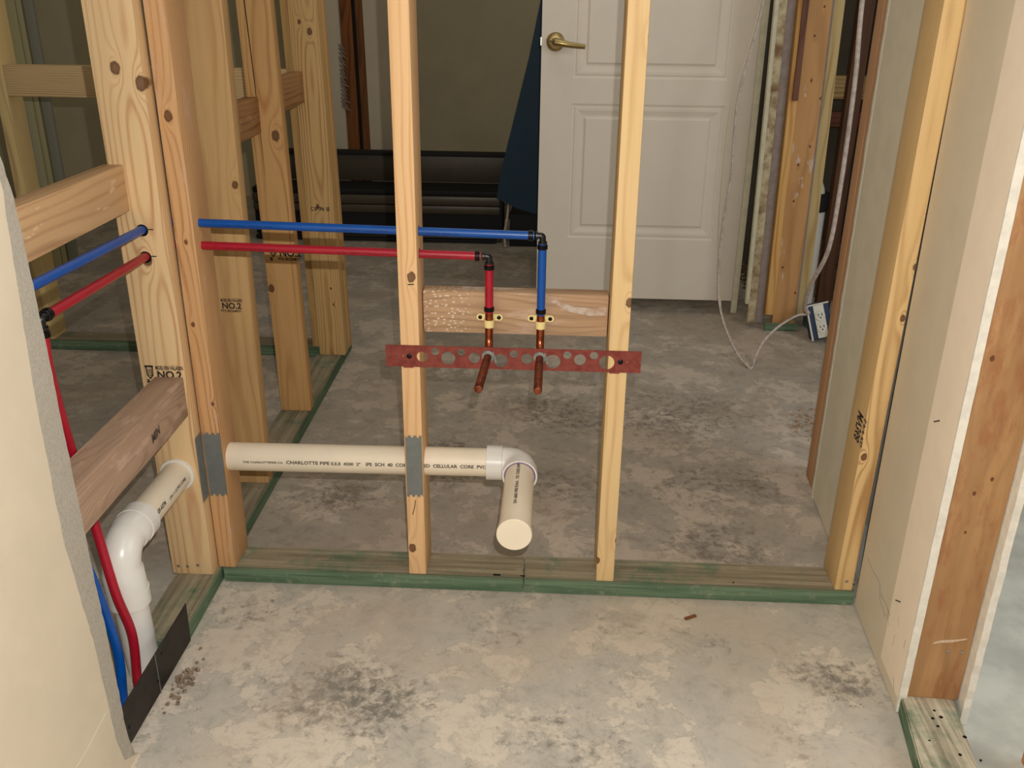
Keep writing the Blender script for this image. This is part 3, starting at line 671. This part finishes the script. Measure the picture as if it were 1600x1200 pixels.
# left cavity runs
e = empty('blue_supply_pipe', (-.467, -.03, .794), 'blue pipe angling from the left board to the wide pale stud', 'water pipe')
tube('pipe_run', [(-.467, -.028, .795), (-.462, -.60, .812)], .0081, m_blue, e)
for nm, x, z in (('mark', -.467, .795), ('mark', -.468, .744)):
    bm = bmesh.new(); sweep(bm, [(.008, 0, 0), (.021, 0, .0)], .0011, 6); o = link('pencil_mark', bm_me('pencil_mark', bm), m_ink, pale); at(o, (x, -.0303, z+.001))
e = empty('red_supply_pipe', (-.468, -.03, .744), 'red pipe from the pale stud to a black elbow, then down to the floor', 'water pipe')
yE = -.432
tube('pipe_run', [(-.468, -.028, .744), (-.455, yE+.018, .759)], .0081, m_red, e)
elbow(e, (-.455, yE+.012, .760), (-.455, yE, .7605), (-.455, yE, .745))
pex_ring(e, (-.4555, yE+.016, .7597), (-.03, 1, -.03)); pex_ring(e, (-.455, yE, .731), (0, 0, 1))
tube('pipe_drop', spline([(-.455, yE, .740), (-.462, -.425, .69), (-.482, -.385, .60), (-.4965, -.345, .48), (-.4965, -.330, .40), (-.485, -.335, .32), (-.462, -.355, .22), (-.45, -.348, .127), (-.45, -.358, .03), (-.45, -.360, -.01)], 8), .0083, m_red, e)
e = empty('blue_riser_pipe', (-.452, -.41, 0), 'blue pipe rising from the floor beside the red one behind the board edge', 'water pipe')
tube('pipe_drop', spline([(-.47, -.60, .74), (-.475, -.55, .60), (-.465, -.475, .45), (-.455, -.438, .33), (-.452, -.412, .20), (-.45, -.405, .12), (-.45, -.415, .05), (-.45, -.425, -.01)], 8), .0085, m_blue, e)

# ---------------------------------------------------------------- white drain
def wrap_text(parent, s, h, wd, mat, axis_pt, adir, ref, r, u0, th0, sgn=1):
    a = Vector(adir).normalized(); ref = Vector(ref).normalized(); side = a.cross(ref)*sgn
    def fn(u, v):
        th = v/r+th0
        return Vector(axis_pt)+a*(u0+u)+(ref*math.cos(th)+side*math.sin(th))*(r+.0003)
    lettering('printed_text', [(s, h, 0, 0, wd)], mat, parent, fn, tuple(axis_pt))
RD = .0300
dr = empty('drain_pipe', (-.2, .045, .29), 'white drain pipe through the corner post and middle stud, elbowed toward the room and capped', 'drain pipe')
pL, pR = Vector((-.46, .045, .2885)), Vector((.175, .045, .2945))
run = tube('pipe_run', [pL, pR], RD, m_pvc, dr, n=40)
ax = (pR-pL).normalized()
yref = (0, -1, 0)
for s, h, x0, wd in (("THE CHARLOTTEPIPE CO ", .0062, -.345, .085), ("CHARLOTTE PIPE", .0098, -.253, .092), ("E.E.E  4200  2\"", .0088, -.158, .062), ("IPS  SCH  40  COEXTRUDED  CELLULAR  CORE  PVC", .0098, -.085, .252)):
    wrap_text(dr, s, h, wd, m_ink2, (x0, .045, .2885+(x0+.46)*.00945), ax, yref, RD, 0, .02, -1)
XE = .238; hub = .0365
a = Vector((.166, .045, .2945)); cpt = Vector((XE, .045, .295)); bpt = Vector((XE, -.016, .296))
tube('elbow', [a, a+Vector((.0006, 0, 0))]+[a+Vector((.033, 0, 0)), a+Vector((.034, 0, 0))], [hub-.001, hub, hub, hub-.003], m_pvcf, dr, n=40)
tube('elbow_body', arc(a+Vector((.030, 0, 0)), cpt, bpt+Vector((0, .006, 0)), .034, 12), hub-.003, m_pvcf, dr, n=40)
bm = bmesh.new()
def annulus(bm, p, d, r0, r1, l, n=40):
    d = Vector(d).normalized(); u = d.orthogonal().normalized(); v = d.cross(u); R4 = []
    for (r, o) in ((r0, 0), (r1, 0), (r1, l), (r0, l)):
        R4.append([bm.verts.new(Vector(p)+d*o+(u*math.cos(2*math.pi*k/n)+v*math.sin(2*math.pi*k/n))*r) for k in range(n)])
    for a_, b_ in zip(R4, R4[1:]+R4[:1]):
        for k in range(n): bm.faces.new((a_[k], a_[(k+1) % n], b_[(k+1) % n], b_[k]))
annulus(bm, (0, 0, 0), (0, 1, 0), .0325, hub-.0005, .020); o = link('elbow_rim', bm_me('elbow_rim', bm, True), m_pvcf, dr); at(o, bpt)
bm = bmesh.new(); annulus(bm, (0, -.0006, 0), (0, 1, 0), .0303, .0328, .010); o = link('primer_ring', bm_me('primer_ring', bm, True), m_primer, dr); at(o, bpt+Vector((0, .001, 0)))
tip = Vector((.2365, -.232, .2925))
stubd = tube('pipe_stub', [bpt+Vector((0, .02, 0)), tip+Vector((0, .012, 0))], RD, m_pvc, dr, n=40)
tube('end_cap', [tip+Vector((0, .020, 0)), tip+Vector((0, .0195, 0)), tip+Vector((0, .0015, 0)), tip], [RD+.0002, .0318, .0330, .0318], m_pvc, dr, n=48)
sa = (bpt-tip).normalized()
wrap_text(dr, "SW PIPE NSF-DWV", .0085, .085, m_ink2, tuple(tip), sa, (0, 0, 1), RD, .062, -.17, 1)
wrap_text(dr, "U.P. CODE D2665", .0085, .065, m_ink2, tuple(tip), sa, (0, 0, 1), RD, .155, -.17, 1)
# left part: out of the wide pale stud, elbow down into the floor
dl = empty('drain_riser', (-.467, -.30, 0), 'white drain pipe leaving the wide pale stud and sweeping down into the floor', 'drain pipe')
hx = -.467
bm = bmesh.new(); annulus(bm, (0, 0, 0), (0, -1, 0), .0300, .0352, .006); o = link('hub_ring', bm_me('hub_ring', bm, True), m_pvcf, dl); at(o, (hx, -.0305, .284))
tube('pipe_run', [(hx, -.0305, .284), (hx, -.25, .288)], RD, m_pvc, dl, n=40)
pts = arc((hx, -.225, .2875), (hx, -.315, .289), (-.466, -.305, .172), .045, 14)
tube('elbow', pts, [.0345]+[.0362]+[.0335]*(len(pts)-4)+[.0362, .0362], m_pvcf, dl, n=40)
for (p, d) in (((hx, -.212, .2872), (0, -1, 0)), ((-.466, -.305, .166), (0, 0, 1))):
    bm = bmesh.new(); annulus(bm, (0, 0, 0), d, .0305, .0370, .030); o = link('hub_ring', bm_me('hub_ring', bm, True), m_pvcf, dl); at(o, p)
tube('pipe_riser', [(-.466, -.305, .18), (-.464, -.296, -.01)], RD, m_pvcf, dl, n=40)
wrap_text(dl, "NSF-ASTM", .011, .042, m_ink2, (hx, -.205, .287), (0, 1, .01), (1, 0, 0), RD, .0, .15, -1)
wrap_text(dl, "CP-1 1-15 PVC CORE", .008, .082, m_ink2, (hx, -.150, .2865), (0, 1, .01), (1, 0, 0), RD, .005, .10, -1)

# ---------------------------------------------------------------- interior door beyond
DX0, DX1, DY, DZ = .2287, 1.0245, 1.945, .061
bm = bmesh.new(); W_, H_ = DX1-DX0, 2.03
xs = [0, .118, W_-.104, W_]; zc = [0, .245, .758, .849, 1.362, 1.453, 1.90, H_]
for i in range(3):
    for j in range(7):
        x0, x1, z0, z1 = xs[i], xs[i+1], zc[j], zc[j+1]
        if i == 1 and j in (1, 3, 5):
            L = [(0, 0), (.004, .0025), (.010, .004), (.014, .0015), (.024, .0015), (.042, .0065), (.048, .0065), (.056, .0015)]
            rings = [[bm.verts.new(p) for p in ((x0+a, d, z0+a), (x1-a, d, z0+a), (x1-a, d, z1-a), (x0+a, d, z1-a))] for a, d in L]
            for p, q in zip(rings, rings[1:]):
                for k in range(4): bm.faces.new((p[k], p[(k+1) % 4], q[(k+1) % 4], q[k]))
            bm.faces.new(rings[-1])
        else: bm.faces.new([bm.verts.new(p) for p in ((x0, 0, z0), (x1, 0, z0), (x1, 0, z1), (x0, 0, z1))])
bmesh.ops.remove_doubles(bm, verts=bm.verts, dist=1e-5)
box_bm(bm, (0, .0075, 0), (W_, .035, H_))
for (q) in (((0, 0, 0), (0, .0075, 0), (0, .0075, H_), (0, 0, H_)), ((W_, 0, 0), (W_, .0075, 0), (W_, .0075, H_), (W_, 0, H_)), ((0, 0, 0), (W_, 0, 0), (W_, .0075, 0), (0, .0075, 0))):
    bm.faces.new([bm.verts.new(p) for p in q])
door = struct(link('door_1', bm_me('door_1', bm), m_doorp)); door.location = (DX0, DY, DZ)
hp = Vector((.2796, DY, 1.0356))
ros = tube('door_handle', [hp, hp+Vector((0, -.004, 0)), hp+Vector((0, -.010, 0)), hp+Vector((0, -.013, 0))], [.0335, .0335, .030, .020], m_brass, door, n=36)
lev = tube('lever', [hp+Vector(p) for p in ((0, -.012, 0), (0, -.045, 0), (.004, -.055, 0), (.02, -.058, -.002), (.05, -.058, -.007), (.085, -.056, -.011), (.108, -.054, -.013))], [.0155, .0145, .0145, .0125, .0105, .0095, .0085], m_brass, ros, n=18)
tube('key_slot', [hp+Vector((-.018, -.012, .002)), hp+Vector((-.018, -.0135, .002))], .003, m_screw, ros, n=10)
lt = rbox('latch_plate', (-.004, .004, -.014), (0, .026, .014), m_nail, door); lt.location = (0, 0, .975)

# ---------------------------------------------------------------- rear right post and torn-out jamb
def vboard(name, x0, x1, y0, y1, mat, label, cat, z0=0., lean=0, bev=.0015, wob=.0006, seed=1, kx=True):
    o = beam(name, (x0, y0, z0), (x1, y1, ZT), mat, lean=lean, bev=bev, wob=wob, seed=seed); return tag(o, label, cat)
LN = -.014
vboard('wall_stud', 1.122, 1.152, 1.78, 1.82, wood('post_a', srgb(224, 172, 108), srgb(180, 116, 60), seed=81.), 'narrow golden stud edge at the left of the spotted post by the white door', 'stud', .06, LN)
kk = [(random.Random(i).uniform(-.04, .045), -.02, .15+i*.115+random.Random(i+50).uniform(-.03, .03), .0045) for i in range(10)]
vboard('wall_stud', 1.153, 1.237, 1.785, 1.823, wood('post_b', srgb(204, 152, 102), srgb(150, 98, 58), seed=84., knots=kk, ring=.016, contrast=.3, dirt=srgb(208, 190, 176), dirt_amt=-.05), 'broad brown post face dotted with small knots right of the white door', 'stud', .0, LN)
vboard('drywall_edge', 1.2380, 1.2475, 1.80, 1.90, m_grey, 'thin grey board edge between the spotted post and its cream side stud', 'drywall scrap', .0, LN)
vboard('wall_stud', 1.2485, 1.288, 1.82, 1.90, wood('post_c', srgb(206, 178, 128), srgb(168, 128, 80), seed=87.), 'cream coloured stud on the right side of the spotted post', 'stud', .05, LN)
vboard('drywall_edge', 1.088, 1.118, 1.80, 1.81, m_grey, 'grey torn board strip beside the golden stud edge', 'drywall scrap', .02, LN)
vboard('casing_strip', 1.058, 1.087, 1.795, 1.812, m_mottle, 'peeling cream and brown strip between white casing and grey strip', 'trim board', .02, LN)
vboard('casing_strip', 1.042, 1.056, 1.785, 1.812, m_trimw, 'narrow white casing edge beside the white door', 'trim board', .10, LN)
vboard('casing_strip', 1.008, 1.030, 1.88, 1.90, m_trimw, 'white painted stop strip standing at the hinge side of the white door', 'trim board', .03, .0)
vboard('wall_stud', 1.121, 1.140, 1.765, 1.7795, wood('shim', srgb(120, 78, 60), srgb(80, 48, 36), seed=88.), 'thin dark red shim on the upper post edge', 'shim', .86, LN, bev=.0005)
sill('sill_plate', [(1.12, 1.765), (1.25, 1.765), (1.25, 1.778), (1.12, 1.778)], .03, m_sillX, 'short weathered plate scrap at the foot of the spotted post')
sill('sill_plate', [(1.29, 1.80), (1.62, 1.80), (1.62, 1.86), (1.29, 1.86)], .038, m_sillX, 'pale green plate piece on the floor right of the spotted post')
# things in the dark cavity
tag(beam('blocking', (1.27, 2.30, .815), (1.75, 2.34, .905), wood('cavity_block', srgb(176, 140, 92), srgb(120, 88, 50), axis='X', seed=90.)), 'pale horizontal block inside the dark cavity', 'blocking')
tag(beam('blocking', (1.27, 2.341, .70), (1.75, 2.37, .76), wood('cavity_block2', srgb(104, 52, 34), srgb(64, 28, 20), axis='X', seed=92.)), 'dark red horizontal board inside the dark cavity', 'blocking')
vboard('wall_stud', 1.318, 1.370, 1.801, 1.839, wood('cavity_stud_shaded', srgb(84, 50, 28), srgb(48, 28, 18), seed=93.), 'stud in the cavity behind the hanging cable, its shade painted as dark brown', 'stud', .0385)  # dark brown base colour carries the shade on this stud
e = empty('cavity_drain', (1.345, 2.1, 0), 'white drain elbow with black rubber coupling in the dark cavity', 'drain pipe')
tube('elbow', arc((1.22, 2.1, .535), (1.335, 2.1, .535), (1.335, 2.1, .42), .075, 12), .040, m_pvcf, e)
tube('rubber_coupling', [(1.335, 2.1, .475), (1.335, 2.1, .405)], .058, m_black, e)
tube('pipe_riser', [(1.345, 2.1, .45), (1.345, 2.1, .0)], .040, m_pvcf, e)
tube('cleanout_cap', [(1.432, 2.1, .48), (1.432, 2.1, .30)], .034, m_black, e)
vboard('wall_stud', 1.751, 1.79, 2.29, 2.38, wood('cavity_stud_shaded2', srgb(104, 66, 40), srgb(60, 36, 22), seed=94.), 'dark stud at the far side of the cavity holding the two short blocks', 'stud')
# rubble heap
bm = bmesh.new(); r = random.Random(9); nx, ny = 44, 36; G = {}
for i in range(nx+1):
    for j in range(ny+1):
        x, y = i/nx, j/ny; h = .19*math.exp(-((x-.62)**2/.09+(y-.62)**2/.10))+.018*r.random()*(1 if 0 < x < 1 and 0 < y < 1 else 0)-.012
        G[i, j] = bm.verts.new((x*.75, y*.62, max(h, -.004)))
for i in range(nx):
    for j in range(ny): bm.faces.new((G[i, j], G[i+1, j], G[i+1, j+1], G[i, j+1]))
o = link('rubble_heap', bm_me('rubble_heap', bm), m_soil); o.location = (1.13, 2.16, .001); tag(o, 'heap of dark soil and rubble in the cavity behind the post', 'rubble', kind='stuff')
bm = bmesh.new(); r = random.Random(11)
for k in range(150):
    a, q = r.uniform(0, 6.28), r.random()**.6; x, y = 1.13+.11*q*math.cos(a), .90+.13*q*math.sin(a); s = r.uniform(.002, .007)
    if x > 1.02+0*y and x < 1.25:
        m0 = Matrix.Translation((x-1.1, y-.9, s*.4)) @ Euler((r.random()*3, r.random()*3, r.random()*3)).to_matrix().to_4x4()
        bmesh.ops.create_cube(bm, size=s*1.3, matrix=m0)
o = link('plaster_debris', bm_me('plaster_debris', bm), plain('plaster_crumbs', srgb(176, 150, 122), .95, noise=.3, ns=80)); o.location = (1.1, .9, 0)
tag(o, 'crumbs of tan plaster on the floor beside the red brown stud', 'debris', kind='stuff')

bm = bmesh.new(); r = random.Random(21)
for k in range(60):
    x, y = r.gauss(.012, .010), r.gauss(0, .035); s_ = r.uniform(.002, .007)
    if x > -.004: bmesh.ops.create_cube(bm, size=s_, matrix=Matrix.Translation((x, y, s_*.4)) @ Euler((r.random()*3, r.random()*3, r.random()*3)).to_matrix().to_4x4())
o = link('mortar_crumbs', bm_me('mortar_crumbs', bm), plain('mortar_crumb', srgb(150, 130, 108), .95, noise=.4, ns=80)); o.location = (-.394, -.315, 0)
tag(o, 'crumbs of brown mortar on the floor beside the black guard strip', 'debris', kind='stuff')
# hanging cables and outlet
e = tag(tube('white_cable', spline([(1.235, 1.4, 1.62), (1.205, 1.4, 1.25), (1.219, 1.4, .95), (1.222, 1.4, .62), (1.213, 1.4, .42), (1.199, 1.5, 0.264), (1.217, 1.6, 0.158), (1.24, 1.62, 0.123)], 10), .0075, m_cable, None, n=12), 'thick white cable hanging in the cavity down to the loose outlet', 'cable')
tag(tube('white_cable', spline([(1.231, 1.62, 0.118), (1.196, 1.6, 0.12), (1.124, 1.55, 0.096), (1.064, 1.5, 0.057), (1.026, 1.44, 0.018), (1.002, 1.37, 0.002), (.985, 1.37, .006), (.955, 1.45, .03), (.925, 1.60, .10), (.915, 1.70, .20), (.913, 1.72, .40), (.925, 1.72, .60), (.925, 1.74, .85), (.955, 1.76, 1.02), (.985, 1.78, 1.2), (.99, 1.8, 1.6)], 10), .0045, m_cable, None, n=10), 'thin white cable looping from the outlet over the floor and up beside the door edge', 'cable')
tag(tube('thin_cable', spline([(.935, 1.70, .10), (.905, 1.72, .35), (.895, 1.72, .60), (.905, 1.74, .85), (.945, 1.76, 1.02), (.975, 1.78, 1.2), (.98, 1.8, 1.6)], 10), .0022, m_cable2, None, n=8), 'fine cream wire running up in front of the door edge', 'cable')
e = empty('outlet_box', (1.28, 1.65, 0), 'loose navy outlet box with ivory receptacle leaning on the floor beside the red brown stud', 'outlet')
q = Euler((R(-14), R(-14), R(4)))
def oc(name, bm, mat, smooth=False):
    o = link(name, bm_me(name, bm, smooth), mat, e); o.scale = (1.13, 1.13, 1.13) if not o.parent.name.startswith('recept') else (1, 1, 1); at(o, (1.300, 1.66, .0805)); o.rotation_euler = q; return o
bm = bmesh.new(); box_bm(bm, (-.035, 0, -.058), (.035, .05, .058), bev=.003); oc('box_body', bm, m_deepbox)
bm = bmesh.new(); box_bm(bm, (-.038, -.0015, -.060), (-.033, .004, .060)); box_bm(bm, (-.038, -.0015, .0555), (.036, .004, .060)); oc('box_rim', bm, m_outlet)
bm = bmesh.new(); box_bm(bm, (-.017, -.005, -.055), (.017, -.001, .055), bev=.001)
for s in (-1, 1): sweep(bm, [(0, -.001, s*.020), (0, -.0095, s*.020)], .0165, 24)
rec = oc('receptacle', bm, m_outlet, True)
for s in (-1, 1):
    for x in (-.006, .006):
        bm = bmesh.new(); box_bm(bm, (x-.0012, -.0102, s*.020-.001), (x+.0012, -.0094, s*.020+.007)); link('slot', bm_me('slot', bm), m_screw, rec)
    bm = bmesh.new(); sweep(bm, [(0, -.0094, s*.020-.007), (0, -.0102, s*.020-.007)], .0025, 10); link('ground_hole', bm_me('ground_hole', bm), m_screw, rec)

# ---------------------------------------------------------------- far room
e = empty('slatted_bench', (-.4, 3.05, 0), 'long dark grey slatted metal bench low against the back of the far room', 'bench')
def eb(name, lo, hi, mat, bev=.004):
    bm = bmesh.new(); c = Vector(((lo[0]+hi[0])/2, lo[1], lo[2])); box_bm(bm, Vector(lo)-c, Vector(hi)-c, bev=bev); o = link(name, bm_me(name, bm, True), mat, e); return at(o, c)
eb('back_panel', (-1.25, 3.22, .27), (.03, 3.26, .42), m_bench); eb('top_rail', (-1.25, 3.20, .405), (.035, 3.27, .425), m_black)
eb('front_rail', (-1.25, 3.0, .245), (.03, 3.22, .268), m_black)
eb('slat', (-1.25, 2.985, .196), (.02, 3.012, .243), m_bench, .012); eb('slat', (-1.25, 2.990, .152), (.02, 3.012, .194), m_bench, .010)
eb('body', (-1.25, 3.012, .03), (.03, 3.22, .243), m_black); eb('foot_rail', (-1.25, 2.99, .006), (.0, 3.02, .022), m_black)
eb('foot_rail', (-1.25, 3.03, .0), (.02, 3.20, .028), m_bench)
tag(tube('thin_cable', spline([(.04, 2.98, .30), (.062, 2.96, .24), (.058, 2.95, .16), (.045, 2.94, .07), (.05, 2.93, .004)], 8), .006, m_cable, None, n=8), 'short white cord hanging at the right end of the slatted bench', 'cable')
e = empty('equipment_case', (.15, 3.0, 0), 'black case on the floor half hidden behind the door edge', 'case')
eb('case_body', (.07, 2.96, 0), (.45, 3.2, .165), m_black); eb('case_wheel', (.04, 3.0, .13), (.068, 3.06, .20), m_bench)
bm = bmesh.new(); t_ = .03
for y in (0, t_):
    pass
out = [(.005, .25), (.02, .36), (.155, .92), (.20, 1.15), (.29, 1.6), (.60, 1.6), (.60, .13), (.205, .175), (.10, .205)]
A = [bm.verts.new((x, 0, z)) for x, z in out]; B = [bm.verts.new((x, t_, z)) for x, z in out]
bm.faces.new(A); bm.faces.new(B[::-1])
for k in range(len(out)): bm.faces.new((A[k], A[(k+1) % len(out)], B[(k+1) % len(out)], B[k]))
o = link('teal_panel', bm_me('teal_panel', bm), m_teal); o.location = (0, 2.93, 0); tag(o, 'dark teal slanted panel resting on the black case behind the white door', 'panel')
# back wall opening with old studs between board pieces (standing in front of the olive wall)
def rb(x0, x1, mat, name, label, cat, y=3.55, t=.04, z0=0):
    return tag(beam(name, (x0, y, z0), (x1, y+t, ZT), mat, bev=.002, wob=.001, lean=-.012), label, cat)
rb(-.958, -.862, m_cream2, 'drywall_scrap', 'cream board piece with torn right edge in the far room', 'drywall scrap')
rb(-.861, -.800, wood('old_stud_a', srgb(150, 88, 42), srgb(92, 48, 22), seed=95.), 'wall_stud', 'old dark brown stud in the far room, left of the black gap', 'stud', 3.58)
rb(-.780, -.735, wood('old_stud_b', srgb(138, 84, 44), srgb(88, 48, 24), seed=97.), 'wall_stud', 'old dark brown stud in the far room, right of the black gap', 'stud', 3.58)
rb(-.799, -.781, m_black, 'gap_shade', 'black strip standing for shade in the slit between the two old brown studs', 'strip', 3.60, .02)  # black strip added to paint the shade inside the slit
rb(-.734, -.60, m_cream2, 'drywall_scrap', 'cream board piece with cracks right of the old brown studs in the far room', 'drywall scrap')
# shreds of torn paper on the left piece
bm = bmesh.new(); r = random.Random(5)
for k in range(16):
    z = .93-.021*k; sweep(bm, [(0, 0, z), (.012+.01*r.random(), -.006, z-.012), (.02+.02*r.random()+.001*k, -.003, z-.03)], [.003, .008, .002], 6)
o = link('torn_paper', bm_me('torn_paper', bm, True), m_grey); o.location = (-.885, 3.545, 0); tag(o, 'grey shreds of torn board paper beside the old brown studs', 'torn paper')
# clutter glimpsed through the far left partition
vboard('drywall_scrap', -1.985, -1.925, 2.3, 2.312, m_strip, 'pale green upright board glimpsed at the upper left behind the studs', 'drywall scrap', .0)
o = plate_curve('corner_mesh', [(0, 0), (.055, 0), (.055, .62), (0, .62)], [], .001, m_grey); bpy.data.objects.remove(o)
bm = bmesh.new()
for k in range(8): box_bm(bm, (k*.009, 0, 0), (k*.009+.002, .002, .62))
for k in range(62): box_bm(bm, (0, .002, k*.010), (.065, .004, k*.010+.002))
o = link('plaster_mesh', bm_me('plaster_mesh', bm), plain('mesh_grey', srgb(190, 186, 160), .7)); o.location = (-1.992, 2.285, .14); tag(o, 'square plaster mesh strip glimpsed left behind the far board', 'mesh')
vboard('metal_strip', -1.922, -1.900, 2.3, 2.32, m_strip, 'pale slim upright strip beside the plaster mesh', 'strip', .0)
vboard('metal_strip', -1.890, -1.852, 2.3, 2.32, plain('grey_metal_strip', srgb(140, 138, 124), .6), 'grey perforated upright strip right of the plaster mesh', 'strip', .0)

# small bits on the front floor
bm = bmesh.new(); box_bm(bm, (-.014, -.0035, 0), (.014, .0035, .004), bev=.001); o = link('wood_splinter', bm_me('wood_splinter', bm), plain('splinter', srgb(120, 74, 40), .8)); o.location = (.603, -.066, 0); o.rotation_euler.z = .5
tag(o, 'little brown wood splinter on the concrete in front of the partition', 'wood splinter')
tag(beam('wall_stud', (1.121, -.468, .0), (1.159, -.430, ZT), m_orange(seed=99.), bev=.002), 'orange stud edge at the lower right corner of the view', 'stud')
